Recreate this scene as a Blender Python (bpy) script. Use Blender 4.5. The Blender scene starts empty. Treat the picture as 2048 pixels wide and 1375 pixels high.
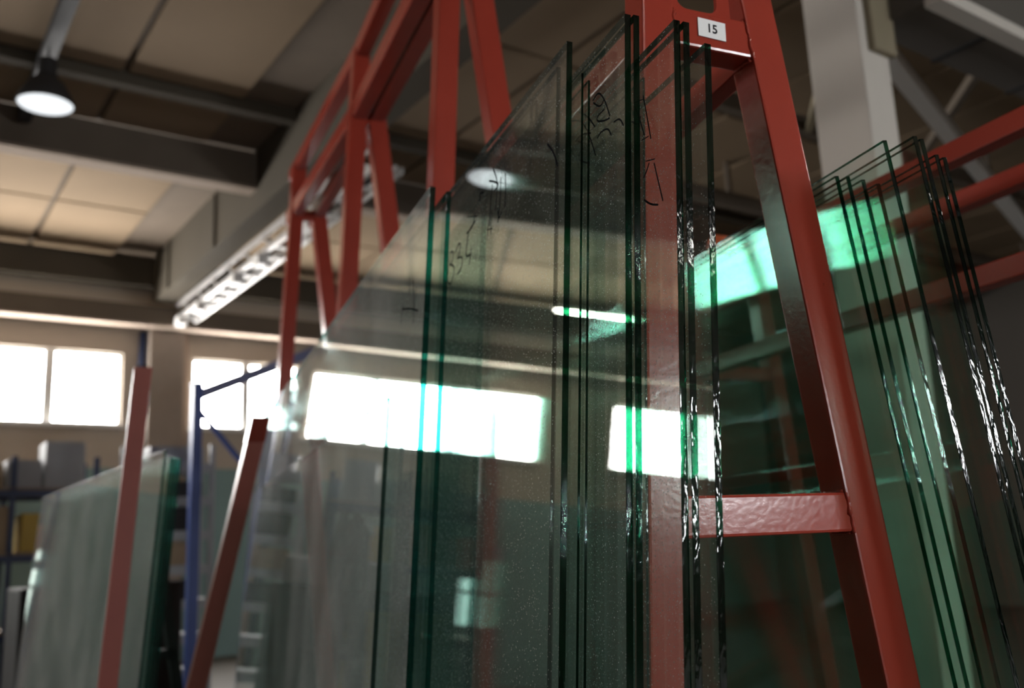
import bpy, bmesh, math, random
from mathutils import Vector, Matrix
random.seed(7)

# ------------------------------------------------------------------ camera
# World axes: X across the glass racks, Y along the racks (away from camera), Z up.
# The hall itself stands turned by HALL radians about Z.
F_PX, EYE = 1900.0, 1.75
HALL = math.radians(11.2)
scene = bpy.context.scene
up = Vector((-389.0, -8957.0, F_PX)).normalized()          # camera coords: x right, y down, z forward
yv = Vector((195.0 - 1024.0, 1123.0 - 687.5, F_PX)); yv = (yv - up * yv.dot(up)).normalized()
xv = yv.cross(up)
RW = Matrix((xv, yv, up))                                    # camera coords -> world
c_right = RW @ Vector((1, 0, 0)); c_up = RW @ Vector((0, -1, 0)); c_back = RW @ Vector((0, 0, -1))
cam_data = bpy.data.cameras.new('camera')
cam = bpy.data.objects.new('camera', cam_data)
scene.collection.objects.link(cam)
cm = Matrix((c_right, c_up, c_back)).transposed().to_4x4()
cm.translation = Vector((0, 0, EYE))
cam.matrix_world = cm
cam_data.sensor_width = 36.0
cam_data.lens = F_PX / 2048.0 * 36.0
cam_data.clip_start = 0.05
cam_data.dof.use_dof = True
cam_data.dof.focus_distance = 2.05
cam_data.dof.aperture_fstop = 2.0
scene.camera = cam

# ------------------------------------------------------------------ world, exposure
world = bpy.data.worlds.new('world'); scene.world = world
world.use_nodes = True
wb = world.node_tree.nodes['Background']
wb.inputs[0].default_value = (0.85, 0.92, 1.0, 1); wb.inputs[1].default_value = 1.0
scene.view_settings.view_transform = 'Standard'
scene.view_settings.look = 'None'
scene.view_settings.gamma = 1.0
scene.view_settings.use_curve_mapping = False
scene.view_settings.exposure = 0.2
scene.cycles.max_bounces = 10
scene.cycles.diffuse_bounces = 3
scene.cycles.glossy_bounces = 8
scene.cycles.transmission_bounces = 8
scene.cycles.transparent_max_bounces = 64
scene.cycles.sample_clamp_indirect = 40.0
scene.cycles.use_light_tree = False
scene.cycles.use_adaptive_sampling = True
scene.cycles.adaptive_threshold = 0.03
scene.cycles.caustics_reflective = True
DAY = 36.0           # brightness of the milky daylight panes
LAMP = 0.95          # brightness of the high-bay lamp lenses

# ------------------------------------------------------------------ materials
def new_mat(name):
    m = bpy.data.materials.new(name); m.use_nodes = True
    nt = m.node_tree; nt.nodes.clear()
    return m, nt.nodes, nt.links
def N(nodes, t, **kw):
    n = nodes.new(t)
    for k, v in kw.items():
        if k.startswith('i_'):
            n.inputs[k[2:].replace('_', ' ')].default_value = v
        else: setattr(n, k, v)
    return n
def mathn(nodes, links, op, a, b=None, clamp=False):
    n = nodes.new('ShaderNodeMath'); n.operation = op; n.use_clamp = clamp
    for i, v in enumerate((a, b)):
        if v is None: continue
        if isinstance(v, (int, float)): n.inputs[i].default_value = v
        else: links.new(v, n.inputs[i])
    return n.outputs[0]
def plain(name, col, rough=0.6, metallic=0.0, var=0.12, scale=3.0, bump=0.0, bscale=40.0, spec=0.5, detail=6.0, stretch=None):
    """Principled paint / concrete / metal with noise mottling and fine relief."""
    m, n, l = new_mat(name)
    out = N(n, 'ShaderNodeOutputMaterial'); b = N(n, 'ShaderNodeBsdfPrincipled')
    l.new(b.outputs[0], out.inputs[0])
    tc = N(n, 'ShaderNodeTexCoord'); src = tc.outputs['Object']
    if stretch:
        mp = N(n, 'ShaderNodeMapping'); mp.inputs['Scale'].default_value = stretch
        l.new(src, mp.inputs[0]); src = mp.outputs[0]
    no = N(n, 'ShaderNodeTexNoise'); no.inputs['Scale'].default_value = scale; no.inputs['Detail'].default_value = detail
    l.new(src, no.inputs['Vector'])
    mx = N(n, 'ShaderNodeMix', data_type='RGBA')
    mx.inputs['A'].default_value = tuple(c * (1 - var) for c in col) + (1,)
    mx.inputs['B'].default_value = tuple(min(1, c * (1 + var)) for c in col) + (1,)
    l.new(no.outputs['Fac'], mx.inputs['Factor'])
    l.new(mx.outputs['Result'], b.inputs['Base Color'])
    b.inputs['Roughness'].default_value = rough; b.inputs['Metallic'].default_value = metallic
    b.inputs['Specular IOR Level'].default_value = spec
    if bump:
        n2 = N(n, 'ShaderNodeTexNoise'); n2.inputs['Scale'].default_value = bscale; n2.inputs['Detail'].default_value = 4
        l.new(src, n2.inputs['Vector'])
        bp = N(n, 'ShaderNodeBump'); bp.inputs['Strength'].default_value = bump; bp.inputs['Distance'].default_value = 0.01
        l.new(n2.outputs['Fac'], bp.inputs['Height']); l.new(bp.outputs[0], b.inputs['Normal'])
    return m
def emit(name, col, strength):
    m, n, l = new_mat(name)
    out = N(n, 'ShaderNodeOutputMaterial'); e = N(n, 'ShaderNodeEmission')
    m.cycles.emission_sampling = 'FRONT'
    e.inputs[0].default_value = col + (1,); e.inputs[1].default_value = strength
    l.new(e.outputs[0], out.inputs[0]); return m
def schlick(n, l, f0=0.04):
    lw = N(n, 'ShaderNodeLayerWeight'); lw.inputs['Blend'].default_value = 0.5
    p = mathn(n, l, 'POWER', lw.outputs['Facing'], 5.0)
    return mathn(n, l, 'ADD', mathn(n, l, 'MULTIPLY', p, 1 - f0), f0)
def glass_clean(name, tint):
    """Clean surface of a sheet: tinted see-through with a Fresnel mirror."""
    m, n, l = new_mat(name)
    out = N(n, 'ShaderNodeOutputMaterial')
    tr = N(n, 'ShaderNodeBsdfTransparent'); tr.inputs[0].default_value = tint + (1,)
    gl = N(n, 'ShaderNodeBsdfAnisotropic'); gl.inputs['Color'].default_value = (1, 1, 1, 1); gl.inputs['Roughness'].default_value = 0.0
    mix = N(n, 'ShaderNodeMixShader'); l.new(schlick(n, l), mix.inputs[0])
    l.new(tr.outputs[0], mix.inputs[1]); l.new(gl.outputs[0], mix.inputs[2])
    l.new(mix.outputs[0], out.inputs[0]); return m
def glass_face(name, tint, dust=0.35, film=0.015, rough=0.0):
    """One surface of a float-glass sheet: tinted see-through, Fresnel mirror, dust specks."""
    m, n, l = new_mat(name)
    out = N(n, 'ShaderNodeOutputMaterial')
    tr = N(n, 'ShaderNodeBsdfTransparent'); tr.inputs[0].default_value = tint + (1,)
    gl = N(n, 'ShaderNodeBsdfAnisotropic'); gl.inputs['Color'].default_value = (1, 1, 1, 1); gl.inputs['Roughness'].default_value = rough
    mix = N(n, 'ShaderNodeMixShader'); l.new(schlick(n, l), mix.inputs[0])
    l.new(tr.outputs[0], mix.inputs[1]); l.new(gl.outputs[0], mix.inputs[2])
    tc = N(n, 'ShaderNodeTexCoord')
    vo = N(n, 'ShaderNodeTexVoronoi'); vo.inputs['Scale'].default_value = 170.0
    l.new(tc.outputs['Object'], vo.inputs['Vector'])
    sep = N(n, 'ShaderNodeSeparateColor'); l.new(vo.outputs['Color'], sep.inputs[0])
    size = mathn(n, l, 'MULTIPLY', mathn(n, l, 'POWER', sep.outputs[0], 4.0), 0.26)
    speck = mathn(n, l, 'LESS_THAN', vo.outputs['Distance'], size)
    no = N(n, 'ShaderNodeTexNoise'); no.inputs['Scale'].default_value = 2.2; no.inputs['Detail'].default_value = 3
    l.new(tc.outputs['Object'], no.inputs['Vector'])
    fl = mathn(n, l, 'MULTIPLY', no.outputs['Fac'], film * 2)
    fac = mathn(n, l, 'ADD', mathn(n, l, 'MULTIPLY', speck, dust), fl, clamp=True)
    di = N(n, 'ShaderNodeBsdfDiffuse'); di.inputs[0].default_value = (0.75, 0.76, 0.74, 1)
    mix2 = N(n, 'ShaderNodeMixShader'); l.new(fac, mix2.inputs[0])
    l.new(mix.outputs[0], mix2.inputs[1]); l.new(di.outputs[0], mix2.inputs[2])
    l.new(mix2.outputs[0], out.inputs[0]); return m
def glass_edge(name, tint, rough=0.07, bump=0.3):
    """Cut edge of a sheet: deep green, wavy and glossy."""
    m, n, l = new_mat(name)
    out = N(n, 'ShaderNodeOutputMaterial')
    tr = N(n, 'ShaderNodeBsdfTransparent'); tr.inputs[0].default_value = tint + (1,)
    gl = N(n, 'ShaderNodeBsdfAnisotropic'); gl.inputs['Roughness'].default_value = rough
    tc = N(n, 'ShaderNodeTexCoord')
    mp = N(n, 'ShaderNodeMapping'); mp.inputs['Scale'].default_value = (1, 1, 0.28); l.new(tc.outputs['Object'], mp.inputs[0])
    oi = N(n, 'ShaderNodeObjectInfo'); cb = N(n, 'ShaderNodeCombineXYZ')
    l.new(mathn(n, l, 'MULTIPLY', oi.outputs['Random'], 37.0), cb.inputs[2]); l.new(cb.outputs[0], mp.inputs['Location'])
    no = N(n, 'ShaderNodeTexNoise'); no.inputs['Scale'].default_value = 95.0; no.inputs['Detail'].default_value = 2.0; no.inputs['Distortion'].default_value = 0.6
    l.new(mp.outputs[0], no.inputs['Vector'])
    bp = N(n, 'ShaderNodeBump'); bp.inputs['Strength'].default_value = bump; bp.inputs['Distance'].default_value = 0.003
    l.new(no.outputs['Fac'], bp.inputs['Height']); l.new(bp.outputs[0], gl.inputs['Normal'])
    mix = N(n, 'ShaderNodeMixShader'); l.new(schlick(n, l, 0.055), mix.inputs[0])
    l.new(tr.outputs[0], mix.inputs[1]); l.new(gl.outputs[0], mix.inputs[2])
    l.new(mix.outputs[0], out.inputs[0]); return m
def red_paint(name, col, rough=0.2):
    m, n, l = new_mat(name)
    out = N(n, 'ShaderNodeOutputMaterial'); b = N(n, 'ShaderNodeBsdfPrincipled'); l.new(b.outputs[0], out.inputs[0])
    tc = N(n, 'ShaderNodeTexCoord')
    no = N(n, 'ShaderNodeTexNoise'); no.inputs['Scale'].default_value = 5.0; no.inputs['Detail'].default_value = 5
    l.new(tc.outputs['Object'], no.inputs['Vector'])
    mx = N(n, 'ShaderNodeMix', data_type='RGBA')
    mx.inputs['A'].default_value = (col[0]*0.88, col[1]*0.85, col[2]*0.85, 1); mx.inputs['B'].default_value = (col[0]*1.1, col[1]*1.12, col[2]*1.12, 1)
    l.new(no.outputs['Fac'], mx.inputs['Factor'])
    # scuffs: small darker chips
    n3 = N(n, 'ShaderNodeTexNoise'); n3.inputs['Scale'].default_value = 26.0; n3.inputs['Detail'].default_value = 8; n3.inputs['Roughness'].default_value = 0.65
    l.new(tc.outputs['Object'], n3.inputs['Vector'])
    rp = N(n, 'ShaderNodeValToRGB'); rp.color_ramp.elements[0].position = 0.66; rp.color_ramp.elements[1].position = 0.72
    l.new(n3.outputs['Fac'], rp.inputs[0])
    mx2 = N(n, 'ShaderNodeMix', data_type='RGBA'); mx2.inputs['B'].default_value = (col[0]*0.45, col[1]*0.5, col[2]*0.5, 1)
    l.new(mathn(n, l, 'MULTIPLY', rp.outputs[0], 0.7), mx2.inputs['Factor']); l.new(mx.outputs['Result'], mx2.inputs['A'])
    l.new(mx2.outputs['Result'], b.inputs['Base Color'])
    b.inputs['Roughness'].default_value = rough
    b.inputs['Specular IOR Level'].default_value = 0.36
    b.inputs['Coat Weight'].default_value = 0.08; b.inputs['Coat Roughness'].default_value = 0.22
    n4 = N(n, 'ShaderNodeTexNoise'); n4.inputs['Scale'].default_value = 60.0; n4.inputs['Detail'].default_value = 3
    l.new(tc.outputs['Object'], n4.inputs['Vector'])
    bp = N(n, 'ShaderNodeBump'); bp.inputs['Strength'].default_value = 0.12; bp.inputs['Distance'].default_value = 0.004
    l.new(n4.outputs['Fac'], bp.inputs['Height']); l.new(bp.outputs[0], b.inputs['Normal'])
    return m

M = dict(
    red=red_paint('red_oxide_paint', (0.35, 0.044, 0.026)),
    red_old=red_paint('faded_red_paint', (0.52, 0.15, 0.125), 0.36),
    face=glass_clean('float_glass_face', (0.957, 0.983, 0.975)),
    face_dust=glass_face('dusty_glass_face', (0.957, 0.983, 0.975), 0.45, 0.028),
    face_teal=glass_clean('float_glass_face_teal', (0.905, 0.971, 0.965)),
    face_teal_dust=glass_face('dusty_hazed_glass_face_teal', (0.905, 0.971, 0.965), 0.25, 0.15),  # dust specks plus a pale film that paints in reflected haze
    face_clear=glass_clean('clear_glass_face', (0.985, 0.993, 0.990)),
    face_green=glass_clean('float_glass_face_green', (0.930, 0.976, 0.957)),
    edge=glass_edge('glass_edge_dark_green', (0.004, 0.10, 0.045)),
    edge_teal=glass_edge('glass_edge_teal', (0.015, 0.30, 0.26), 0.1, 0.4),
    arris=glass_edge('glass_arris', (0.06, 0.14, 0.12), 0.15, 0.5),
    ink=plain('marker_ink', (0.012, 0.012, 0.014), 0.9, var=0.1, spec=0.0),
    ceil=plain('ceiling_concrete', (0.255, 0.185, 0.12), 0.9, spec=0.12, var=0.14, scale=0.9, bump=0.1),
    ceil_joint=plain('ceiling_joint_concrete', (0.16, 0.12, 0.085), 0.9),
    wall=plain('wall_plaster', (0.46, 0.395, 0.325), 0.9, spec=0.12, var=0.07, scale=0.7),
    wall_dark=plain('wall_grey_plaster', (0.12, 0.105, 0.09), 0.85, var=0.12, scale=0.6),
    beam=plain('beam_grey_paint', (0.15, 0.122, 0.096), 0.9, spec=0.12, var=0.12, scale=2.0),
    flange=plain('beam_flange_lit', (0.36, 0.285, 0.23), 0.9, spec=0.12, var=0.1),  # lighter than the beam, painting in its window-lit underside
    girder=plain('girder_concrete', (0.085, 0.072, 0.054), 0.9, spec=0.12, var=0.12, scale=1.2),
    column=plain('column_plaster', (0.62, 0.57, 0.51), 0.7, var=0.08, scale=2.5, stretch=(1, 1, 0.4)),
    column_wall=plain('pier_plaster', (0.36, 0.30, 0.255), 0.8, var=0.1),
    teal_band=plain('reflection_tint_band', (0.19, 0.29, 0.275), 0.5, var=0.15, scale=1.0),  # added lower wall band, coloured to darken and tint the mirrored view
    floor=plain('floor_concrete', (0.11, 0.10, 0.09), 0.6, var=0.2, scale=0.8),
    frame=plain('window_frame_white', (0.70, 0.69, 0.66), 0.5, var=0.04),
    dark=plain('dark_steel', (0.035, 0.034, 0.035), 0.6, var=0.2, spec=0.15),
    galv=plain('galvanised_steel', (0.50, 0.48, 0.46), 0.45, metallic=0.4, var=0.18, scale=8),
    white=plain('white_sheet_metal', (0.75, 0.73, 0.70), 0.5, var=0.05),
    arm_blue=plain('bloomed_blue_paint', (0.16, 0.18, 0.34), 0.5, var=0.1),  # blue washed paler to paint in window glare over the arm
    blue=plain('blue_paint', (0.022, 0.065, 0.30), 0.45, var=0.12),
    navy=plain('navy_paint', (0.02, 0.035, 0.09), 0.5, var=0.12),
    grey=plain('grey_paint', (0.32, 0.33, 0.34), 0.55, var=0.1),
    shelf=plain('shelf_board', (0.24, 0.19, 0.14), 0.7, var=0.2, scale=4),
    carton=plain('carton', (0.34, 0.25, 0.16), 0.8, var=0.12),
    ochre=plain('ochre_plastic', (0.45, 0.30, 0.03), 0.5, var=0.1),
    orange=plain('orange_rubber', (0.70, 0.16, 0.06), 0.5, var=0.1),
    paper=plain('label_paper', (0.94, 0.94, 0.94), 0.55, var=0.02),
    yellow=plain('yellow_brown_paint', (0.27, 0.225, 0.15), 0.6, var=0.15),
    pane=emit('daylight_pane', (1.0, 0.975, 0.94), DAY),
    pane_strip=emit('bright_strip_pane', (0.95, 0.98, 1.0), DAY*2.6),
    pane_low=emit('dim_daylight_pane', (0.85, 1.0, 0.90), 2.5),
    lens=emit('lamp_lens', (0.93, 0.97, 1.0), LAMP),
    lens_bright=emit('led_lamp_lens', (1.0, 0.96, 0.90), 100.0),
    tube=emit('fluorescent_tube', (1.0, 0.96, 0.80), 40.0),
)

# ------------------------------------------------------------------ helpers
COL = scene.collection
def hall(x, y, z):
    return Vector((x * math.cos(HALL) - y * math.sin(HALL), x * math.sin(HALL) + y * math.cos(HALL), z))
def link(name, bm, mat, parent=None, loc=(0, 0, 0), rot=(0, 0, 0), smooth=False):
    me = bpy.data.meshes.new(name)
    bmesh.ops.recalc_face_normals(bm, faces=bm.faces[:])
    bm.to_mesh(me); bm.free()
    mats = mat if isinstance(mat, (list, tuple)) else [mat]
    for mm in mats: me.materials.append(M[mm])
    if smooth:
        for p in me.polygons: p.use_smooth = True
    o = bpy.data.objects.new(name, me); COL.objects.link(o)
    o.location = loc; o.rotation_euler = rot
    if parent: o.parent = parent
    return o
def tag(o, label=None, cat=None, group=None, kind=None):
    if label: o['label'] = label
    if cat: o['category'] = cat
    if group: o['group'] = group
    if kind: o['kind'] = kind
    return o
def empty(name, loc=(0, 0, 0), rotz=0.0):
    o = bpy.data.objects.new(name, None); COL.objects.link(o)
    o.location = loc; o.rotation_euler = (0, 0, rotz); o.empty_display_size = 0.1
    return o
def bx(bm, x0, x1, y0, y1, z0, z1, mi=0, bevel=0.0):
    vs = [bm.verts.new(v) for v in ((x0,y0,z0),(x1,y0,z0),(x1,y1,z0),(x0,y1,z0),(x0,y0,z1),(x1,y0,z1),(x1,y1,z1),(x0,y1,z1))]
    fs = [bm.faces.new([vs[i] for i in f]) for f in ((0,3,2,1),(4,5,6,7),(0,1,5,4),(1,2,6,5),(2,3,7,6),(3,0,4,7))]
    for f in fs: f.material_index = mi
    if bevel:
        es = list({e for f in fs for e in f.edges})
        bmesh.ops.bevel(bm, geom=es, offset=bevel, segments=2, affect='EDGES', profile=0.6)
    return fs
def bar(bm, p, q, w, h, upv=(0, 0, 1), bevel=0.0, mi=0, square_ends=None):
    """Rectangular bar from p to q: w along the side vector, h along up."""
    p, q = Vector(p), Vector(q); d = (q - p).normalized(); u = Vector(upv)
    s = d.cross(u).normalized(); u2 = s.cross(d).normalized()
    vs = []
    for c in (p, q):
        for a, b in ((-1,-1),(1,-1),(1,1),(-1,1)): vs.append(bm.verts.new(c + s*(a*w/2) + u2*(b*h/2)))
    fs = [bm.faces.new([vs[i] for i in f]) for f in ((0,3,2,1),(4,5,6,7),(0,1,5,4),(1,2,6,5),(2,3,7,6),(3,0,4,7))]
    for f in fs: f.material_index = mi
    if bevel:
        bmesh.ops.bevel(bm, geom=list({e for f in fs for e in f.edges}), offset=bevel, segments=2, affect='EDGES', profile=0.6)
def leg_box(bm, xb, zb, xt, zt, y0, y1, w, bevel=0.006):
    """Slanted rack leg: its left face runs from (xb,zb) to (xt,zt); w wide in X, y0..y1 deep."""
    vs = [bm.verts.new(v) for v in ((xb,y0,zb),(xb+w,y0,zb),(xb+w,y1,zb),(xb,y1,zb),(xt,y0,zt),(xt+w,y0,zt),(xt+w,y1,zt),(xt,y1,zt))]
    fs = [bm.faces.new([vs[i] for i in f]) for f in ((0,3,2,1),(4,5,6,7),(0,1,5,4),(1,2,6,5),(2,3,7,6),(3,0,4,7))]
    bmesh.ops.bevel(bm, geom=list({e for f in fs for e in f.edges}), offset=bevel, segments=2, affect='EDGES', profile=0.6)
def tube(bm, pts, r, n=8, mi=0):
    pts = [Vector(p) for p in pts]; rings = []
    for i, p in enumerate(pts):
        d = (pts[min(i+1, len(pts)-1)] - pts[max(i-1, 0)]).normalized()
        a = d.orthogonal().normalized() if i == 0 else (prev - d * prev.dot(d)).normalized()
        prev = a; b = d.cross(a)
        rr = r[i] if isinstance(r, (list, tuple)) else r
        rings.append([bm.verts.new(p + (a*math.cos(t) + b*math.sin(t)) * rr) for t in [2*math.pi*k/n for k in range(n)]])
    for A, B in zip(rings, rings[1:]):
        for k in range(n):
            f = bm.faces.new((A[k], A[(k+1) % n], B[(k+1) % n], B[k])); f.material_index = mi
    for R_ in (rings[0][::-1], rings[-1]):
        f = bm.faces.new(R_); f.material_index = mi
def lathe(bm, prof, n=24, mi=0, loc=(0, 0, 0)):
    lx, ly, lz = loc; rings = []
    for r, z in prof:
        rings.append([bm.verts.new((lx + r*math.cos(2*math.pi*k/n), ly + r*math.sin(2*math.pi*k/n), lz + z)) for k in range(n)])
    for A, B in zip(rings, rings[1:]):
        for k in range(n):
            f = bm.faces.new((A[k], A[(k+1) % n], B[(k+1) % n], B[k])); f.material_index = mi
    return rings
def one(fn, *a, **k):
    bm = bmesh.new(); fn(bm, *a, **k); return bm
HR = (0, 0, HALL)
def hstruct(name, bm, mat, label=None):
    o = link(name, bm, mat, rot=HR); tag(o, label, kind='structure'); return o

# ------------------------------------------------------------------ the hall (hall coordinates, turned by HALL)
X0, X1, Y0, Y1, ZC = -13.0, 21.0, -12.0, 18.0, 7.2
hstruct('floor', one(bx, X0-0.3, X1+0.3, Y0-0.3, Y1+0.3, -0.2, 0.0), 'floor', 'grey concrete hall floor')
SILL, HEAD = 4.16, 5.49
bays = [[(-11.9,-10.5),(-10.45,-9.05),(-9.0,-7.6)], [(-6.1,-4.75),(-4.7,-3.3),(-3.25,-1.8)],
        [(-0.40,1.25),(1.30,2.61),(2.66,3.84)], [(5.09,6.11),(6.17,7.22)]]
def wall_with_openings(bm, xa, xb, y0, y1, z0, z1, holes):
    """holes: (x0, x1, zlow, zhigh), sorted in x, not overlapping"""
    x = xa
    for hx0, hx1, hz0, hz1 in sorted(holes):
        if hx0 > x: bx(bm, x, hx0, y0, y1, z0, z1)
        if hz0 > z0: bx(bm, hx0, hx1, y0, y1, z0, hz0)
        if hz1 < z1: bx(bm, hx0, hx1, y0, y1, hz1, z1)
        x = hx1
    if x < xb: bx(bm, x, xb, y0, y1, z0, z1)
DOOR = (0.0, 1.0, 0.0, 2.5)
bm = bmesh.new()
for b in (0,):
    wall_with_openings(bm, X0, X1, Y1, Y1+0.3, 3.4, ZC, [(b[0][0], b[-1][1], SILL, HEAD) for b in bays])
    wall_with_openings(bm, X0, X1, Y1, Y1+0.3, 0.0, 3.4, [DOOR])
for f in bm.faces:
    if f.calc_center_median().z < 3.35: f.material_index = 1
hstruct('wall_far', bm, ['wall', 'teal_band'], 'pale plastered end wall with a high row of windows')
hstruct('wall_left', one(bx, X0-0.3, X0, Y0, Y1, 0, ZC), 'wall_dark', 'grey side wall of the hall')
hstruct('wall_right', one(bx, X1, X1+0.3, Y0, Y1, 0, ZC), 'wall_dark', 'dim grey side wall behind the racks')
GATE = (7.0, 8.5, 0.0, 4.1); STRIP = (0.2, 4.4, 1.95, 2.33)
bm = bmesh.new(); wall_with_openings(bm, X0, X1, Y0-0.3, Y0, 0, ZC, [STRIP, GATE])
hstruct('wall_back', bm, 'wall_dark', 'grey wall behind the viewer with a gate')

def window(n, y, panes, z0, z1, label, face=-1, fw=0.05, mat='pane'):
    w = empty('window_%d' % n, hall((panes[0][0]+panes[-1][1])/2, y, z0), HALL)
    tag(w, label, kind='structure')
    cx = (panes[0][0]+panes[-1][1])/2; xa, xb = panes[0][0]-cx, panes[-1][1]-cx; h = z1-z0
    bm = bmesh.new()
    for a in ((xa, xb, 0, fw), (xa, xb, h-fw, h)): bx(bm, a[0], a[1], 0.06, 0.18, a[2], a[3])
    for a in ((xa, xa+fw), (xb-fw, xb)): bx(bm, a[0], a[1], 0.06, 0.18, fw, h-fw)
    link('frame', bm, 'frame', w)
    for p, q in zip(panes, panes[1:]):
        c = (p[1]+q[0])/2-cx
        link('mullion', one(bx, c-0.085, c+0.085, 0.05, 0.17, fw, h-fw), 'frame', w)
    for i, p in enumerate(panes):
        a = p[0]-cx + (fw if i == 0 else 0.015); b = p[1]-cx - (fw if i == len(panes)-1 else 0.015)
        link('pane', one(bx, a, b, 0.11, 0.12, fw, h-fw), mat, w)
    link('sill', one(bx, xa-0.06, xb+0.06, -0.08, 0.06, -0.05, 0.0), 'frame', w)
    return w
labs = ['bright three-pane window at the far left end of the high window row', 'bright three-pane window left of the view in the high row',
        'blown-out white three-pane window left of the grey wall pier', 'blown-out white two-pane window behind the blue crane arm']
for i, b in enumerate(bays): window(i+1, Y1, b, SILL, HEAD, labs[i])
# door with two lit panes, seen mirrored in the glass
d = empty('door_1', hall(DOOR[0]+0.5, Y1, 0), HALL); tag(d, 'grey door with two lit panes in the end wall', kind='structure')
bm = bmesh.new()
wall_with_openings(bm, -0.5, 0.5, 0.08, 0.14, 0, 2.5, [(-0.3, 0.3, 1.0, 2.2)]); link('leaf', bm, 'grey', d)
for z in (1.0, 1.63): link('pane', one(bx, -0.3, 0.3, 0.1, 0.12, z, z+0.57), 'pane_low', d)
link('glazing_bar', one(bx, -0.3, 0.3, 0.07, 0.15, 1.57, 1.63), 'grey', d)
link('handle', one(tube, [(0.42, 0.04, 1.0), (0.42, 0.0, 1.05), (0.42, 0.0, 1.2), (0.42, 0.04, 1.25)], 0.012), 'galv', d)
# openings behind the viewer: a low strip window and a roller gate of milky panels
ns = 6; sw = (STRIP[1]-STRIP[0])/ns
o = window(5, Y0-0.2, [(STRIP[0]+k*sw, STRIP[0]+(k+1)*sw) for k in range(ns)], STRIP[2], STRIP[3], 'long low strip window behind the viewer', mat='pane_strip')
g = empty('door_2', hall((GATE[0]+GATE[1])/2, Y0-0.2, 0), HALL); tag(g, 'tall sectional gate of milky daylight panels behind the viewer', kind='structure')
gw = GATE[1]-GATE[0]
for k in range(6):
    link('gate_panel', one(bx, -gw/2+0.03, gw/2-0.03, 0.10, 0.12, k*0.68+0.05, k*0.68+0.63), 'pane_strip' if k >= 4 else 'grey', g)
    link('gate_rail', one(bx, -gw/2, gw/2, 0.06, 0.16, k*0.68+0.63, k*0.68+0.73), 'frame', g)

# ceiling slab with separate panels, ribs and beams
ce = hstruct('ceiling', one(bx, X0, X1, Y0, Y1, ZC+0.06, ZC+0.3), 'ceil_joint', 'beige concrete panel ceiling')
pan = {}
def panel(xa, xb, ya, yb):
    key = (round(xb-xa, 3), round(yb-ya, 3))
    if key not in pan:
        bm = one(bx, -key[0]/2, key[0]/2, -key[1]/2, key[1]/2, 0, 0.058, bevel=0.02)
        me = bpy.data.meshes.new('panel'); bmesh.ops.recalc_face_normals(bm, faces=bm.faces[:]); bm.to_mesh(me); bm.free(); me.materials.append(M['ceil']); pan[key] = me
    o = bpy.data.objects.new('panel', pan[key]); COL.objects.link(o); o.parent = ce
    o.location = ((xa+xb)/2, (ya+yb)/2, ZC)
xs = [2.14 + 1.4*k for k in range(-7, 2)] + [4.92 + 1.4*k for k in range(0, 11)]
ys = [(-2.0, 1.9), (1.95, 5.0), (5.05, 7.9), (7.95, 10.55), (10.75, 12.0), (12.5, 15.1), (15.15, 17.6)]
for xa in xs:
    if xa > 3.5 and xa < 4.9: continue
    for ya, yb in ys: panel(xa+0.035, min(xa+1.365, 4.16 if xa < 4 else 99), ya, yb)
for k, (y, zb, w) in enumerate([(10.6, 7.08, 0.16), (17.68, 6.72, 0.24), (5.03, 6.98, 0.14)]):
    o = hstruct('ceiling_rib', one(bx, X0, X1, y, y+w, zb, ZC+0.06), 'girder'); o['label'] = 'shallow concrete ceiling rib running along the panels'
for name, y0_, y1_, z0_, z1_, lab in [('ceiling_beam', 12.02, 12.24, 6.70, ZC, 'dark deep ceiling beam crossing above the lamp bay'),
                                       ('crane_runway_beam', 17.45, 17.66, 5.96, 6.30, 'dark beam along the end wall above the windows')]:
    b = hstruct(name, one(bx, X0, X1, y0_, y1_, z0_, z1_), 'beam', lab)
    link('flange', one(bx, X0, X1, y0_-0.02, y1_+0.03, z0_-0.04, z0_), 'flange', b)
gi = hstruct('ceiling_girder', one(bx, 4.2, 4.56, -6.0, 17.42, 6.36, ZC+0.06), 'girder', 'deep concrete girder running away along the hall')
link('stiffener', one(bx, 4.16, 4.2, 13.8, 14.0, 6.36, ZC), 'girder', gi)
link('stiffener', one(bx, 4.16, 4.2, 16.4, 16.6, 6.36, ZC), 'girder', gi)
hstruct('wall_pier', one(bx, 4.24, 4.86, 17.72, 18.0, 0.0, 5.96), 'column_wall', 'grey wall pier between the two bright windows')
hstruct('wall_pier', one(bx, 4.86, 4.98, 17.86, 18.0, 0.0, 5.96), 'flange', 'pale edge strip beside the grey wall pier')

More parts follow.
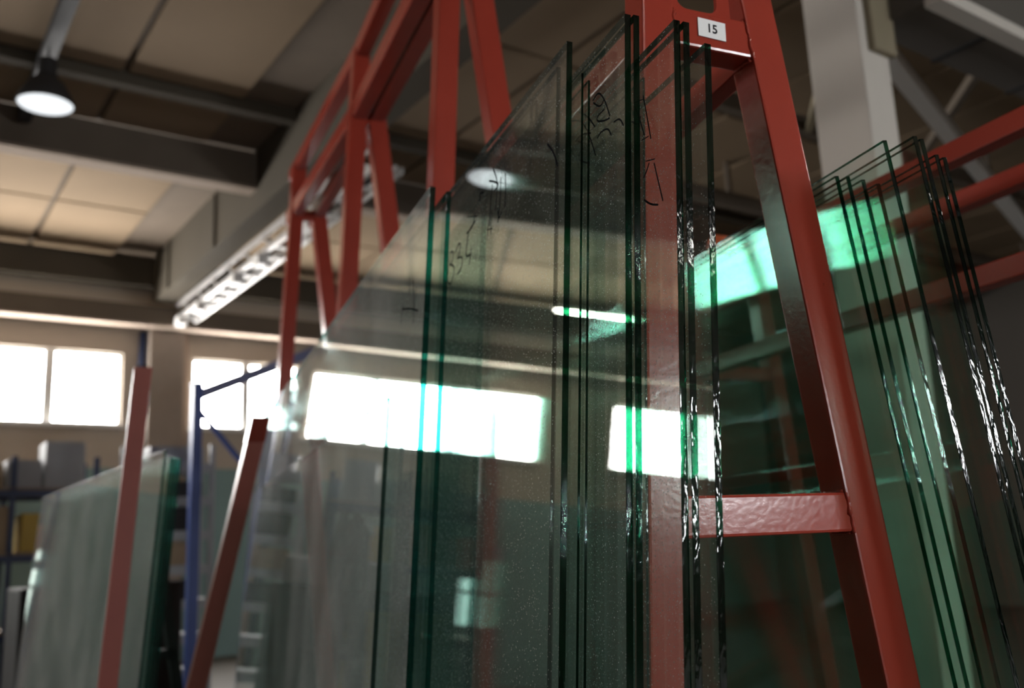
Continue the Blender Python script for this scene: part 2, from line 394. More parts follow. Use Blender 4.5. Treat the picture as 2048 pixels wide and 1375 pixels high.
# column on the right with a box beam
co = hstruct('column', one(bx, 5.89, 6.23, 3.78, 4.24, 0.0, ZC, bevel=0.012), 'column', 'pale rectangular column behind the right-hand glass')
link('bracket', one(bx, 5.98, 6.26, 3.72, 3.78, 5.25, 5.75, bevel=0.01), 'yellow', co)
link('base_plate', one(bx, 5.80, 6.32, 3.69, 4.33, 0.0, 0.04), 'dark', co)
rb = hstruct('duct_beam', one(bx, 6.23, 20.9, 3.42, 3.92, 5.55, 6.05), 'wall_dark', 'wide box beam running right from the pale column')
link('flange', one(bx, 6.23, 20.9, 3.30, 3.44, 5.50, 5.60), 'column', rb)
for k in range(8): link('joint_strip', one(bx, 7.1+1.15*k, 7.15+1.15*k, 3.44, 3.94, 5.535, 5.555), 'dark', rb)
for k, (y, z) in enumerate([(4.5, 6.3), (6.6, 6.4), (9.0, 6.5)]):
    pu = hstruct('purlin', one(bx, 6.5, 20.9, y, y+0.14, z, z+0.2), 'beam', ['dark steel purlin nearest behind the box beam', 'dark steel purlin in the middle of the right bay', 'dark steel purlin farthest back in the right bay'][k])
    for j in range(5): link('hanger', one(bx, 7.5+2.8*j, 7.56+2.8*j, y+0.04, y+0.1, z+0.2, ZC+0.06), 'beam', pu)
for k in range(5):
    bm = one(bar, (7.0+2.2*k, 4.6, 6.35), (9.0+2.2*k, 6.6, 6.45), 0.08, 0.1)
    o = hstruct('roof_brace', bm, 'yellow' if k % 2 == 0 else 'beam', 'diagonal roof brace between purlins, number %s from the column' % ['one', 'two', 'three', 'four', 'five'][k])
o = link('light_trunking', one(bar, (6.9, 4.35, 5.95), (15.0, 7.0, 5.95), 0.16, 0.1), 'white', rot=HR); tag(o, 'pale cable trunking under the roof right of the column', 'trunking')
link('lid', one(bar, (6.9, 4.35, 6.01), (15.0, 7.0, 6.01), 0.18, 0.015), 'galv', o)

# cable tray below the girder: perforated ladder tray with cables and junction boxes
tr = empty('cable_tray', hall(4.6, 9.0, 6.0), HALL); tag(tr, 'galvanised ladder cable tray under the ceiling girder', 'cable tray')
L = 8.4
for x, z in ((0.0, 0.02), (0.34, 0.02), (0.0, 0.27)):
    link('side_rail', one(bx, x-0.02, x+0.02, 0.2, L, z, z+0.08), 'galv', tr)
for k in range(16):
    y = 0.3 + k*0.52
    link('rung', one(bx, 0.0, 0.36, y, y+0.05, 0.02, 0.05), 'galv', tr)
for k in range(10):
    y = 0.3 + k*0.8
    link('diagonal', one(bar, (0, y, 0.06), (0, y+0.4, 0.3), 0.03, 0.03, (1, 0, 0)), 'galv', tr)
for k in range(3):
    pts = [(0.08+0.09*k, 0.2+0.42*j, 0.08+0.025*random.random()) for j in range(20)]
    link('cable', one(tube, pts, 0.025), ['white', 'dark', 'white'][k], tr, smooth=True)
for k, y in enumerate((2.1, 3.9, 5.0, 6.9, 8.0)):
    link('junction_box', one(bx, -0.06, 0.1, y, y+0.26, -0.1, 0.06, bevel=0.01), 'white', tr)
for k in range(3):
    link('hanger', one(bx, 0.15, 0.18, 1.0+k*3.0, 1.05+k*3.0, 0.05, 0.37), 'galv', tr)

# dark busbar rail carrying the lamp
bu = empty('busbar_rail', hall(1.3, 6.5, 6.95), HALL); tag(bu, 'dark straight busbar rail under the ceiling above the lamp', 'rail')
link('rail', one(bx, -0.07, 0.07, 0, 5.4, 0, 0.16), 'dark', bu)
for k in range(4): link('hanger', one(bx, -0.02, 0.02, 0.4+k*1.5, 0.45+k*1.5, 0.16, 0.26), 'dark', bu)

# high-bay lamps, including added fill lamps
def lamp(x, y, z, label, lens='lens', group='pendant high-bay lamps'):
    t = empty('pendant_lamp', hall(x, y, z), HALL); tag(t, label, 'lamp', group)
    bm = bmesh.new(); lathe(bm, [(0.27, 0.0), (0.275, 0.02), (0.25, 0.10), (0.17, 0.24), (0.10, 0.30), (0.10, 0.32), (0.0, 0.32)]); link('shade', bm, 'dark', t, smooth=True)
    bm = bmesh.new(); r = lathe(bm, [(0.262, 0.012), (0.18, -0.012), (0.0, -0.02)]); link('lens', bm, lens, t, smooth=True)
    bm = bmesh.new(); lathe(bm, [(0.0, 0.32), (0.09, 0.32), (0.09, 0.5), (0.0, 0.5)]); link('gear_housing', bm, 'dark', t)
    link('cord', one(tube, [(0, 0, 0.5), (0, 0, ZC-z)], 0.012), 'dark', t)
for x, y, z, lab in [(1.27, 9.95, 6.32, 'glowing high-bay lamp with dark conical shade under the beige ceiling'),
                     (-5.2, 3.5, 6.32, 'added high-bay fill lamp left of the viewer'), (1.3, -3.0, 6.32, 'added high-bay fill lamp behind the viewer'),  # added fill lamps lighting the stakes and the red rack
                     (3.1, -10.3, 6.0, 'high-bay lamp near the back wall, left of two'), (4.95, -10.3, 6.0, 'high-bay lamp near the back wall, right of two'),
                     (10.0, -1.5, 6.32, 'added high-bay fill lamp over the right bay behind the viewer')]:  # fill lamp added for more light on the right
    lamp(x, y, z, lab, 'lens' if y > 9 else 'lens_bright')
# fluorescent batten
fb = empty('tube_light', hall(-0.9, 15.6, 6.55), HALL); tag(fb, 'fluorescent batten light hanging near the end wall', 'light')
link('housing', one(bx, -0.65, 0.65, -0.06, 0.06, 0.02, 0.09, bevel=0.01), 'white', fb)
link('tube', one(tube, [(-0.6, 0, 0.0), (0.6, 0, 0.0)], 0.025, 10), 'tube', fb, smooth=True)
for s in (-0.5, 0.5): link('cord', one(tube, [(s, 0, 0.09), (s, 0, ZC-6.55)], 0.006), 'dark', fb)

# ------------------------------------------------------------------ red A-frame glass rack, number 15
RK = empty('glass_rack', (1.4, 1.8, 0)); tag(RK, 'large red steel A-frame glass rack carrying the number 15 plate', 'rack')
inv = Matrix.Translation((-1.4, -1.8, 0))
def rpart(name, bm, mat='red', parent=RK, off=(1.4, 1.8, 0), **k):
    bmesh.ops.translate(bm, verts=bm.verts[:], vec=(-off[0], -off[1], -off[2]))
    return link(name, bm, mat, parent, **k)
FR = [(1.80, 1.166, 0.069, 1.608, -0.127, 4.15, 4.60, 5.05, 0.090), (3.85, 1.296, 0.062, 1.831, -0.114, 4.70, 4.70, 5.20, 0.104),
      (6.20, 1.410, 0.062, 1.990, -0.105, 4.85, 4.85, 5.34, 0.118), (8.80, 1.440, 0.062, 2.140, -0.105, 5.03, 5.03, 5.50, 0.128)]
LW, RWD, DP = 0.088, 0.103, 0.10
def xl(f, z): return f[1] + f[2]*(z-2.9)
def xr(f, z): return f[3] + f[4]*(z-2.9)
for f in FR:
    y = f[0]; LW = f[8]; DP = f[8]; RWD = f[8]+0.012
    rpart('leg', one(leg_box, xl(f, 0.22), 0.22, xl(f, f[7]), f[7], y, y+DP, LW))
    rpart('leg', one(leg_box, xr(f, 0.22)-RWD, 0.22, xr(f, f[5])-RWD, f[5], y, y+DP, RWD))
    for z0_, z1_ in ((2.955, 3.055), (1.748, 1.842)):
        zc = (z0_+z1_)/2
        bm = bmesh.new()
        vs = []
        for yy in (y+0.004, y+0.084):
            for xx, zz in ((xl(f, z0_)+LW-0.004, z0_), (xr(f, z0_)-RWD+0.004, z0_), (xr(f, z1_)-RWD+0.004, z1_), (xl(f, z1_)+LW-0.004, z1_)): vs.append(bm.verts.new((xx, yy, zz)))
        fs = [bm.faces.new([vs[i] for i in q]) for q in ((0,1,2,3),(7,6,5,4),(0,4,5,1),(1,5,6,2),(2,6,7,3),(3,7,4,0))]
        bmesh.ops.bevel(bm, geom=bm.edges[:], offset=0.007, segments=2, affect='EDGES', profile=0.6)
        rpart('cross_bar', bm)
    zt = f[5]-0.05
    rpart('cross_bar', one(bx, xl(f, zt)+LW-0.01, max(xr(f, zt)-RWD+0.01, xl(f, zt)+LW+0.01), y+0.01, y+0.09, zt-0.045, zt+0.045, bevel=0.005))
    rpart('base_beam', one(bx, 0.55, 2.95, y, y+0.1, 0.10, 0.22, bevel=0.006))
f1, f4 = FR[0], FR[-1]; LW, RWD = f1[8], f1[8]+0.012
def rail(z_, side, w=0.07, h=0.075, ya=None, yb=9.2, dx=0.0):
    pts = []
    for f in FR:
        z = f[z_] if isinstance(z_, int) else z_
        x = xl(f, z)+f[8]/2+dx if side < 0 else xr(f, z)-f[8]/2+dx
        pts.append((x, f[0]+0.05, z))
    ext = lambda a, b, y: tuple(a[i] + (b[i]-a[i])*(y-a[1])/(b[1]-a[1]) for i in range(3))
    if ya is not None: pts[0] = ext(pts[0], pts[1], ya)
    pts.append(ext(pts[2], pts[3], yb))
    for p, q in zip(pts, pts[1:]): rpart('rail', one(bar, p, q, w, h, bevel=0.005))
rail(7, -1, w=0.10, h=0.11); rail(6, -1, w=0.10, h=0.125); rail(6, 1, w=0.10, h=0.12)
rail(3.00, -1, w=0.06); rail(2.985, 1, w=0.06, dx=-0.03); rail(1.82, 1, w=0.06, h=0.05, dx=-0.02); rail(1.82, -1, w=0.05, h=0.05, dx=0.02)
for x in (0.75, 2.8): rpart('base_rail', one(bx, x-0.06, x+0.06, 1.4, 9.2, 0.0, 0.10, bevel=0.006))
rpart('glass_rest', one(bar, (0.875, 1.5, 0.26), (1.275, 8.8, 0.26), 0.32, 0.08), 'dark')
rpart('glass_rest', one(bar, (2.03, 1.5, 0.26), (2.50, 6.2, 0.26), 0.26, 0.08), 'dark')
# arched plate above the label bar, with an opening
bm = bmesh.new()
outer = [(xl(f1, 3.04)+LW-0.004, 3.04), (xr(f1, 3.04)-RWD+0.004, 3.04), (xr(f1, 3.32)-RWD+0.004, 3.32), (xl(f1, 3.32)+LW-0.004, 3.32)]
xa_, xb_ = 1.268, 1.452
def rr(x0, x1, z0, z1, r, n=5):
    pts = []
    for cx, cz, a0 in ((x1-r, z0+r, -90), (x1-r, z1-r, 0), (x0+r, z1-r, 90), (x0+r, z0+r, 180)):
        for k in range(n+1):
            a = math.radians(a0+90*k/n); pts.append((cx+r*math.cos(a), cz+r*math.sin(a)))
    return pts
inn = rr(1.285, 1.408, 3.062, 3.29, 0.03)
ring_i = {}; ring_o = {}
cx_, cz_ = 1.35, 3.17
def outer_hit(px, pz):
    # cast from centre through (px,pz) to the outer quad
    dx_, dz_ = px-cx_, pz-cz_; best = 1e9
    for (ax, az), (bx_, bz_) in zip(outer, outer[1:]+outer[:1]):
        ex, ez = bx_-ax, bz_-az; den = dx_*ez-dz_*ex
        if abs(den) < 1e-9: continue
        t = ((ax-cx_)*ez-(az-cz_)*ex)/den; u = ((ax-cx_)*dz_-(az-cz_)*dx_)/den
        if t > 0 and -1e-6 <= u <= 1+1e-6: best = min(best, t)
    return (cx_+dx_*best, cz_+dz_*best)
fo, bo, fi, bi = [], [], [], []
for p in inn:
    q = outer_hit(*p)
    fi.append(bm.verts.new((p[0], 1.812, p[1]))); bi.append(bm.verts.new((p[0], 1.824, p[1])))
    fo.append(bm.verts.new((q[0], 1.812, q[1]))); bo.append(bm.verts.new((q[0], 1.824, q[1])))
n_ = len(inn)
for k in range(n_):
    j = (k+1) % n_
    bm.faces.new((fo[k], fo[j], fi[j], fi[k])); bm.faces.new((bi[k], bi[j], bo[j], bo[k])); bm.faces.new((fi[k], fi[j], bi[j], bi[k])); bm.faces.new((bo[k], bo[j], fo[j], fo[k]))
rpart('gusset_plate', bm)
# weld beads
def weld(pts, r=0.006):
    bm = bmesh.new(); P = []
    for a, b in zip(pts, pts[1:]):
        a, b = Vector(a), Vector(b); k = max(2, int((b-a).length/0.006))
        for i in range(k): P.append(a + (b-a)*i/k + Vector((random.uniform(-.0025, .0025), random.uniform(-.002, .002), random.uniform(-.001, .001))))
    tube(bm, P, [r*random.uniform(0.6, 1.25) for _ in P], 6); rpart('weld_bead', bm, smooth=True)
yw = 1.803
for z0_, z1_ in ((2.955, 3.055), (1.748, 1.842)):
    weld([(xr(f1, z0_)-RWD+0.002, yw, z0_-0.004), (xr(f1, z1_)-RWD+0.002, yw, z1_+0.004)])
    weld([(xr(f1, z0_)-RWD-0.002, 1.81+0.07*k/3, z0_-0.003) for k in range(4)], 0.005)
    weld([(xr(f1, z1_)-RWD-0.002, 1.81+0.07*k/3, z1_+0.003) for k in range(4)], 0.005)
    weld([(xl(f1, z0_)+LW, yw, z0_), (xl(f1, z1_)+LW, yw, z1_)])
# label plate with the number
lp = link('number_plate', one(bx, -0.0415, 0.0415, -0.0012, 0.0012, -0.0255, 0.0255, bevel=0.0004), 'paper', RK, loc=(1.3775-1.4, 1.8015-1.8, 3.010), rot=(0, math.radians(2.0), 0))
lp['label'] = 'white label reading 15'
cu = bpy.data.curves.new('digits', 'FONT'); cu.body = '15'; cu.size = 0.034; cu.align_x = 'CENTER'; cu.align_y = 'CENTER'; cu.extrude = 0.0002; cu.offset = 0.0006
to = bpy.data.objects.new('digits_curve', cu); COL.objects.link(to)
bpy.context.view_layer.update()
me = bpy.data.meshes.new_from_object(to.evaluated_get(bpy.context.evaluated_depsgraph_get()))
bpy.data.objects.remove(to); me.materials.clear(); me.materials.append(M['ink'])
dg = bpy.data.objects.new('digits', me); COL.objects.link(dg); dg.parent = lp; dg.location = (0, -0.0016, 0); dg.rotation_euler = (math.radians(90), 0, 0)

# ------------------------------------------------------------------ glass sheets
def sheet(label, x29, lean, ynear, ztop, length, slope, face='face', edge='edge', thick=0.0125, zbase=0.30, group=None, strokes=None, rotz=None, sw=0.0048):
    """Float-glass sheet: left face at x29 when z = 2.9, leaning lean (dx/dz), near end at ynear, running on at slope dx/dy."""
    th = math.atan(lean); H = (ztop-zbase)/math.cos(th)
    bm = bmesh.new()
    c = 0.0009
    fs = bx(bm, 0, thick, 0, length, 0, H)
    for f in fs: f.material_index = 1
    bm.faces.ensure_lookup_table()
    for f in bm.faces:
        nx = f.calc_center_median().x
        if abs(nx) < 1e-6: f.material_index = 0
        elif abs(nx-thick) < 1e-6: f.material_index = 3
    r = bmesh.ops.bevel(bm, geom=bm.edges[:], offset=c, segments=1, affect='EDGES', material=2)
    o = link('glass_sheet', bm, [face, edge, 'arris', face.replace('_dust', '')],
             loc=(x29 + lean*(zbase-2.9), ynear, zbase), rot=(0, th, -math.atan(slope) if rotz is None else rotz))
    tag(o, label, 'glass sheet', group)
    if strokes:
        bm = bmesh.new()
        for s in strokes:
            P = [Vector((-0.0004, a, (z-zbase)/math.cos(th))) for a, z in s]
            # smooth by one Chaikin pass
            for _ in range(2):
                if len(P) > 2:
                    Q = [P[0]]
                    for a, b in zip(P, P[1:]): Q += [a*0.75+b*0.25, a*0.25+b*0.75]
                    P = Q + [P[-1]]
            prev = None
            for i, p in enumerate(P):
                d_ = (P[min(i+1, len(P)-1)]-P[max(i-1, 0)]).normalized(); nn = Vector((0, -d_.z, d_.y))*sw*(0.55 if i in (0, len(P)-1) else 1)
                cur = (bm.verts.new(p+nn/2), bm.verts.new(p-nn/2))
                if prev: bm.faces.new((prev[0], cur[0], cur[1], prev[1]))
                prev = cur
        w = link('marker_writing', bm, 'ink', o); w['label'] = 'black marker writing'; w['kind'] = 'stuff'
    return o
STROKES_B = [[[0.99,2.726],[1.005,2.682],[1.016,2.643]],[[0.996,2.725],[0.952,2.717],[0.96,2.684],[1.005,2.683],[0.937,2.665],[0.94,2.624],[0.979,2.606],[1.014,2.63],[1.017,2.649]],[[0.933,2.705],[0.896,2.728],[0.869,2.713],[0.885,2.684],[0.909,2.676],[0.856,2.67],[0.838,2.647],[0.863,2.623],[0.896,2.62]],[[0.787,2.72],[0.816,2.652],[0.75,2.644]],[[0.749,2.665],[0.758,2.64],[0.768,2.614]],[[0.808,2.787],[0.696,2.75]],[[0.718,2.742],[0.783,2.733],[0.797,2.706],[0.798,2.686]],[[0.588,2.702],[0.588,2.635]],[[0.558,2.719],[0.559,2.644]],[[0.596,2.672],[0.544,2.659]],[[0.505,2.708],[0.488,2.665],[0.464,2.682]],[[0.592,2.826],[0.537,2.802],[0.493,2.777],[0.539,2.773]],[[0.557,2.802],[0.571,2.744],[0.574,2.675]],[[0.56,2.855],[0.51,2.797],[0.514,2.734],[0.524,2.706]],[[0.639,2.808],[0.692,2.821],[0.667,2.795],[0.693,2.8]],[[0.479,2.795],[0.483,2.718],[0.497,2.659]],[[0.442,2.791],[0.433,2.735],[0.438,2.683]],[[0.12,2.742],[0.073,2.698],[0.049,2.652]],[[0.811,2.73],[0.738,2.731],[0.725,2.772]]]
STROKES_A = [[[0.302,2.596],[0.318,2.566],[0.323,2.531]],[[0.224,2.672],[0.221,2.61]],[[0.172,2.651],[0.133,2.55],[0.135,2.488]],[[0.319,2.582],[0.201,2.557],[0.076,2.517]],[[0.124,2.614],[0.118,2.558]]]
STROKES_D = [[[0.3,2.796],[0.252,2.776],[0.209,2.737],[0.174,2.679],[0.154,2.64]],[[0.255,2.8],[0.2,2.762],[0.159,2.716]],[[0.275,2.728],[0.24,2.733],[0.182,2.71]],[[0.261,2.724],[0.224,2.701],[0.243,2.69],[0.26,2.673],[0.213,2.647],[0.188,2.634]],[[0.173,2.79],[0.138,2.798],[0.102,2.756],[0.077,2.705]],[[0.17,2.784],[0.131,2.752],[0.107,2.762]],[[0.105,2.736],[0.145,2.737],[0.149,2.725],[0.107,2.707],[0.077,2.701]],[[0.057,2.681],[0.026,2.677],[0.007,2.65]],[[0.145,2.679],[0.13,2.688],[0.087,2.681],[0.07,2.655]]]
STROKES_F = [[[0.187,2.726],[0.137,2.711]],[[0.141,2.721],[0.122,2.658],[0.106,2.601]],[[0.179,2.71],[0.159,2.675],[0.137,2.624]],[[0.151,2.617],[0.116,2.612]],[[0.13,2.559],[0.089,2.547]],[[0.141,2.524],[0.124,2.537],[0.115,2.549]],[[0.093,2.54],[0.073,2.485],[0.056,2.439]],[[0.14,2.473],[0.11,2.451],[0.076,2.438]],[[0.197,2.684],[0.163,2.658],[0.153,2.677]]]
LN, SL = 0.072, 0.055
GL = 'float glass sheets leaning on the left side of the red rack'
TK, TN = 0.0155, 0.0060
S = [  # label, x29, ynear, ztop, length, face, edge, thickness, strokes
 ('short glass sheet with the lowest top edge, outermost in the left stack', 0.940, 3.16, 2.27, 5.2, 'face_teal_dust', 'arris', TK, None),
 ('teal-edged glass sheet set back in the left stack, faint strokes by its edge', 0.957, 2.83, 2.925, 6.0, 'face_teal_dust', 'edge_teal', 0.020, STROKES_A),
 ('glass sheet whose teal end shows just right of the teal-edged sheet', 0.985, 2.735, 2.875, 5.5, 'face_teal', 'edge_teal', TK, None),
 ('dark-edged glass sheet marked B34, outer of the near ones', 1.008, 1.91, 2.965, 5.0, 'face_dust', 'edge', TK, STROKES_B),
 ('glass sheet directly behind the B34 sheet, end a little left of its edge', 1.0242, 2.00, 2.944, 2.3, 'face', 'edge', 0.0115, None),
 ('thin glass sheet whose end shows just right of the B34 edge', 1.0366, 1.885, 2.87, 2.3, 'face', 'edge', TN, None),
 ('thin glass sheet second right of the B34 edge, seen through others', 1.0428, 1.862, 2.84, 2.3, 'face', 'edge', TN, None),
 ('tallest dark-edged sheet with scribbled marker near the top, left of a pair', 1.0495, 1.695, 2.924, 4.6, 'face_dust', 'edge', TK, STROKES_D),
 ('tall dark-edged sheet, right of the pair in front of the red leg', 1.066, 1.685, 2.919, 4.6, 'face', 'edge', TK, None),
 ('dark-edged sheet with long marker strokes, left of the pair under the number plate', 1.083, 1.545, 2.83, 4.6, 'face_dust', 'edge', TK, STROKES_F),
 ('dark-edged sheet, right of the pair under the number plate', 1.0995, 1.535, 2.823, 4.6, 'face', 'edge', TK, None),
 ('set-back sheet, left of the two wide dark ends inside the stack', 1.1158, 2.375, 3.05, 2.2, 'face', 'edge', 0.0092, None),
 ('set-back sheet, right of the two wide dark ends inside the stack', 1.1256, 2.36, 3.04, 2.2, 'face', 'edge', 0.0092, None),
 ('rightmost single dark-edged sheet of the left stack', 1.1355, 1.51, 2.765, 4.2, 'face_dust', 'edge', TK, None),
 ('thin sheet beside the innermost one of the left stack', 1.1522, 1.79, 2.83, 2.3, 'face', 'edge', TN, None),
 ('innermost thin sheet of the left stack, against the red leg', 1.1588, 1.86, 2.80, 2.3, 'face', 'edge', TN, None),
]
for lab, x, y, zt, ln, fc, ed, tk, st in S:
    sheet(lab, x, LN, y, zt, ln, SL, fc, ed, tk, group=GL, strokes=st, sw=0.0065 if fc == 'face_teal_dust' or st is STROKES_B else 0.0045)
GR = 'float glass sheets leaning on the right side of the red rack'
SR = [
 ('innermost clear glass sheet of the right stack, against the red leg', 1.618, 1.70, 2.62, 4.6),
 ('second clear glass sheet of the right stack, set back', 1.628, 1.675, 2.61, 4.5),
 ('green glass sheet with the tallest left edge in the right stack', 1.642, 1.552, 2.655, 4.6),
 ('green sheet set back between the two front pairs of the right stack', 1.660, 1.66, 2.60, 4.4),
 ('green sheet second back between the front pairs of the right stack', 1.674, 1.63, 2.58, 4.4),
 ('green sheet, left of the middle front pair in the right stack', 1.688, 1.505, 2.652, 4.5),
 ('green sheet, right of the middle front pair in the right stack', 1.702, 1.500, 2.645, 4.5),
 ('green sheet, left of the lower last pair in the right stack', 1.738, 1.500, 2.610, 4.5),
 ('green sheet, right of the lower last pair in the right stack', 1.752, 1.492, 2.602, 4.5),
]
for k, (lab, x, y, zt, ln) in enumerate(SR):
    sheet(lab, x, -0.127, y, zt, ln, 0.100, 'face_clear' if k < 2 else 'face_green', 'edge', group=GR)

# ------------------------------------------------------------------ retaining stakes on the left
def stake(label, xt, zt, lean, y, w, yaw=0.0, cap=None):
    zb = 0.0; xb = xt-lean*(zt-zb)
    t = empty('retaining_stake', (xb, y, 0), yaw); tag(t, label, 'stake', 'red retaining stakes')
    bm = bmesh.new(); leg_box(bm, 0, 0.015, lean*(zt-zb), zt, 0, w, w, 0.006); link('post', bm, 'red_old', t)
    link('foot_plate', one(bx, -0.08, w+0.08, -0.06, w+0.06, 0, 0.015), 'dark', t)
    bm = bmesh.new(); leg_box(bm, lean*(zt-0.16)-0.004, zt-0.16, lean*zt-0.004, zt+0.006, -0.004, w+0.004, w+0.008, 0.006)
    if cap: link('cap', bm, cap, t)
    else: bm.free()
stake('red leaning stake with a shiny wrapped top, beside the left stack of glass', 0.888, 2.636, 0.2186, 6.3, 0.112, cap='red')
stake('upright red stake farther left in front of the grey shelves', 0.138, 2.795, 0.0664, 5.5, 0.095)

# ------------------------------------------------------------------ second red rack on the right
R2 = empty('glass_rack', (3.2, 2.5, 0)); tag(R2, 'red steel rack farther right behind the right-hand glass stack', 'rack')
off2 = (3.2, 2.5, 0)
for y in (0.9, 4.3, 7.3):
    rpart('leg', one(leg_box, 2.78, 0.0, 2.955, 3.2, y, y+0.09, 0.09), parent=R2, off=off2)
    rpart('leg', one(leg_box, 3.72, 0.0, 3.42, 3.2, y, y+0.09, 0.09), parent=R2, off=off2)
    rpart('cross_bar', one(bx, 3.0, 3.5, y+0.01, y+0.08, 2.60, 2.68, bevel=0.005), parent=R2, off=off2)
    rpart('cross_bar', one(bx, 3.0, 3.46, y+0.01, y+0.08, 3.10, 3.18, bevel=0.005), parent=R2, off=off2)
for x, z in ((2.99, 3.16), (3.47, 3.16), (2.965, 2.64)):
    rpart('rail', one(bx, x-0.04, x+0.04, 0.5, 7.6, z-0.04, z+0.04, bevel=0.005), parent=R2, off=off2)
o = tag(empty('rubber_roller', (3.1, 4.15, 3.20)), 'small orange rubber roller on the red rack rail', 'roller')
bm = bmesh.new(); tube(bm, [(-0.05, 0, 0.06), (0.05, 0, 0.06)], 0.06, 16); link('roller', bm, 'orange', o, smooth=True)
link('axle', one(tube, [(-0.08, 0, 0.06), (0.08, 0, 0.06)], 0.012), 'dark', o)
o.location = (2.99, 4.0, 3.20)

# ------------------------------------------------------------------ background on the left
# loose glass sheets leaning on a dark rack
bgx, bgy = 0.332, 5.8
for k, (dx, zt, lab) in enumerate([(0.0, 2.375, 'grey-looking glass sheet behind the upright red stake, front of its pack'), (0.030, 2.34, 'glass sheet right behind the grey-looking front one')] + [(0.044+0.014*j, 2.33, '%s glass sheet in the pack, added to make the grey-looking front one more reflective' % ['third', 'fourth', 'fifth', 'rearmost'][j]) for j in range(4)]):  # rear sheets added to strengthen the reflection off the front one
    sheet(lab, bgx + 0.078*(2.9-zt) + dx, 0.078, bgy-0.03*min(k, 2)+0.02*k, zt, 4.3, 0, 'face_teal_dust' if k == 0 else 'face', 'edge_teal', 0.0125, group='glass sheets on the dark rack', rotz=HALL)
R3 = empty('steel_stand', (0.55, 5.9, 0), HALL); tag(R3, 'dark steel stand behind the grey-looking glass sheets', 'stand')
for y in (2.3, 3.1, 3.9):
    link('leg', one(leg_box, -0.02, 0.0, 0.16, 2.2, y, y+0.08, 0.08), 'dark', R3)
    link('leg', one(leg_box, 0.62, 0.0, 0.26, 2.2, y, y+0.08, 0.08), 'dark', R3)
    link('cross_bar', one(bx, 0.08, 0.5, y, y+0.08, 1.0, 1.07), 'dark', R3)
for z in (0.9, 2.1): link('rail', one(bx, 0.12 if z > 1 else 0.05, 0.2 if z > 1 else 0.13, 2.2, 4.1, z, z+0.07), 'dark', R3)
link('glass_rest', one(bx, -0.42, 0.02, 0.9, 4.4, 0.22, 0.30), 'dark', R3)
for y in (0.9, 3.9): link('base_beam', one(bx, -0.45, 0.75, y, y+0.1, 0.0, 0.22), 'dark', R3)

# blue jib crane
jb = empty('jib_crane', hall(3.46, 12.0, 0), HALL); tag(jb, 'blue steel jib crane with a sloping arm in front of the window', 'crane')
link('post', one(bx, -0.06, 0.06, -0.06, 0.06, 0.0, 3.9), 'blue', jb)
link('arm', one(bar, (-0.02, 0, 3.76), (3.6, 0, 5.35), 0.10, 0.13), 'arm_blue', jb)
link('brace', one(bar, (0.0, 0, 3.62), (0.75, 0, 2.75), 0.05, 0.06), 'blue', jb)
link('base_plate', one(bx, -0.2, 0.2, -0.2, 0.2, 0, 0.03), 'dark', jb)
link('cap', one(bx, -0.07, 0.07, -0.07, 0.07, 3.9, 3.93), 'blue', jb)
# wall pipe
pp = link('drain_pipe', one(tube, [(4.15, 17.9, 0.0), (4.15, 17.9, 5.9)], 0.06, 12), 'navy', rot=HR, smooth=True); tag(pp, 'dark navy pipe running up the end wall beside the pier', 'pipe')
for z in (1.2, 3.2, 5.2): link('clamp', one(bx, 4.07, 4.23, 17.82, 17.98, z, z+0.05), 'dark', pp)

# storage shelving and pallet rack
def shelving(name, label, cat, x0, x1, y, depth, levels, zt, upm, bm_, nup=2):
    t = empty(name, hall((x0+x1)/2, y, 0), HALL); tag(t, label, cat)
    w = (x1-x0)/2
    for i in range(nup):
        x = -w + 2*w*i/(nup-1)
        for yy in (0, depth-0.06): link('upright', one(bx, x-0.035, x+0.035, yy, yy+0.06, 0, zt), upm, t)
    for z in levels:
        link('shelf_board', one(bx, -w, w, 0.0, depth, z, z+0.035), bm_, t)
        for yy in (-0.01, depth-0.05): link('shelf_beam', one(bx, -w, w, yy, yy+0.05, z-0.09, z), upm, t)
    return t
shelving('storage_shelving', 'grey storage shelving with dark gaps beside the blue crane post', 'shelf', 3.0, 4.05, 13.2, 0.6, (0.3, 0.75, 1.2, 1.65, 2.1, 2.55, 3.0), 3.3, 'grey', 'grey')
shelving('pallet_rack', 'long pallet rack with cartons below the left windows', 'rack', 0.7, 2.75, 14.2, 1.0, (0.9, 1.9, 2.75), 3.2, 'navy', 'shelf', 3)
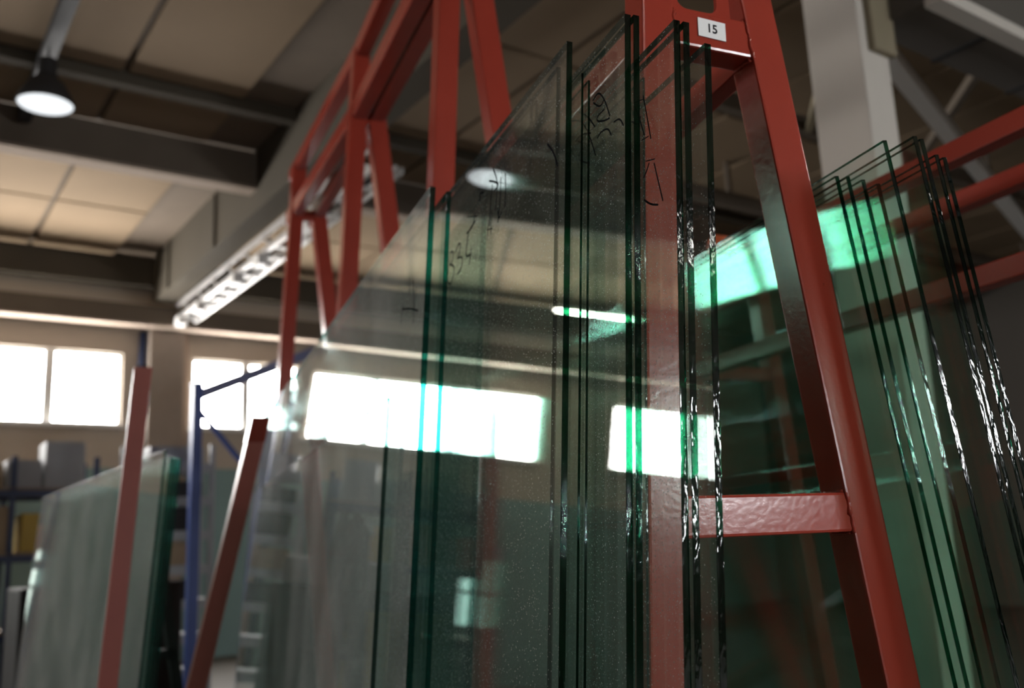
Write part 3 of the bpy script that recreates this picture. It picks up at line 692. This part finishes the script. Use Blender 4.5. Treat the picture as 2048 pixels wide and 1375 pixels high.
def carton(x, y, z, w, dpt, h, mat, lab, grp='cartons and bins on the pallet rack', name='carton', cat='box'):
    t = link(name, one(bx, -w/2, w/2, 0, dpt, 0, h, bevel=0.012), mat, loc=hall(x, y, z), rot=HR); tag(t, lab, cat, grp)
    link('lid_flap', one(bx, -w/2+0.005, w/2-0.005, 0.005, dpt-0.005, h, h+0.008), mat, t)
    link('tape', one(bx, -0.03, 0.03, -0.004, dpt+0.004, h+0.008, h+0.011), 'grey', t)
zt_ = 2.785
for x, w, h, mt, lab in [(2.35, 0.5, 0.62, 'grey', 'tall grey box at the right end of the pallet rack top'), (1.85, 0.42, 0.36, 'grey', 'low grey box second from the right on the rack top'),
                         (1.42, 0.36, 0.3, 'carton', 'brown carton in the middle of the rack top'), (0.98, 0.4, 0.22, 'grey', 'flat grey box left on the rack top')]:
    carton(x, 14.25, zt_, w, 0.6, h, mt, lab)
for x, w, h, mt, lab in [(2.2, 0.7, 0.5, 'ochre', 'ochre bin at the right of the middle level'), (1.5, 0.5, 0.6, 'carton', 'brown carton left on the middle level'), (0.98, 0.4, 0.45, 'red_old', 'red box far left on the middle level')]:
    carton(x, 14.25, 1.935, w, 0.6, h, mt, lab)
for z, w, h, mt, lab in [(3.035, 0.6, 0.22, 'grey', 'grey box on the top shelf beside the blue post'), (2.585, 0.8, 0.2, 'dark', 'black box on the second shelf beside the blue post'),
                         (2.135, 0.7, 0.3, 'dark', 'black box on the third shelf beside the blue post'), (1.685, 0.75, 0.28, 'carton', 'brown carton on the fourth shelf beside the blue post'),
                         (1.235, 0.7, 0.25, 'dark', 'black box on the fifth shelf beside the blue post')]:
    carton(3.52, 13.25, z, w, 0.45, h, mt, lab, 'boxes on the grey shelving')
# machine body low behind the stakes
mc = empty('cutting_machine', hall(2.1, 10.2, 0), HALL); tag(mc, 'dark machine cabinet with ochre panel behind the glass sheets', 'machine')
link('body', one(bx, -0.75, 0.75, 0, 0.9, 0.1, 1.55, bevel=0.03), 'dark', mc)
link('panel', one(bx, -0.65, -0.1, -0.02, 0.0, 0.5, 1.35), 'ochre', mc)
link('hood', one(bx, -0.55, 0.65, 0.1, 0.8, 1.55, 1.85, bevel=0.04), 'grey', mc)
for x in (-0.65, 0.55):
    for y in (0.05, 0.75): link('foot', one(bx, x, x+0.1, y, y+0.1, 0, 0.1), 'dark', mc)
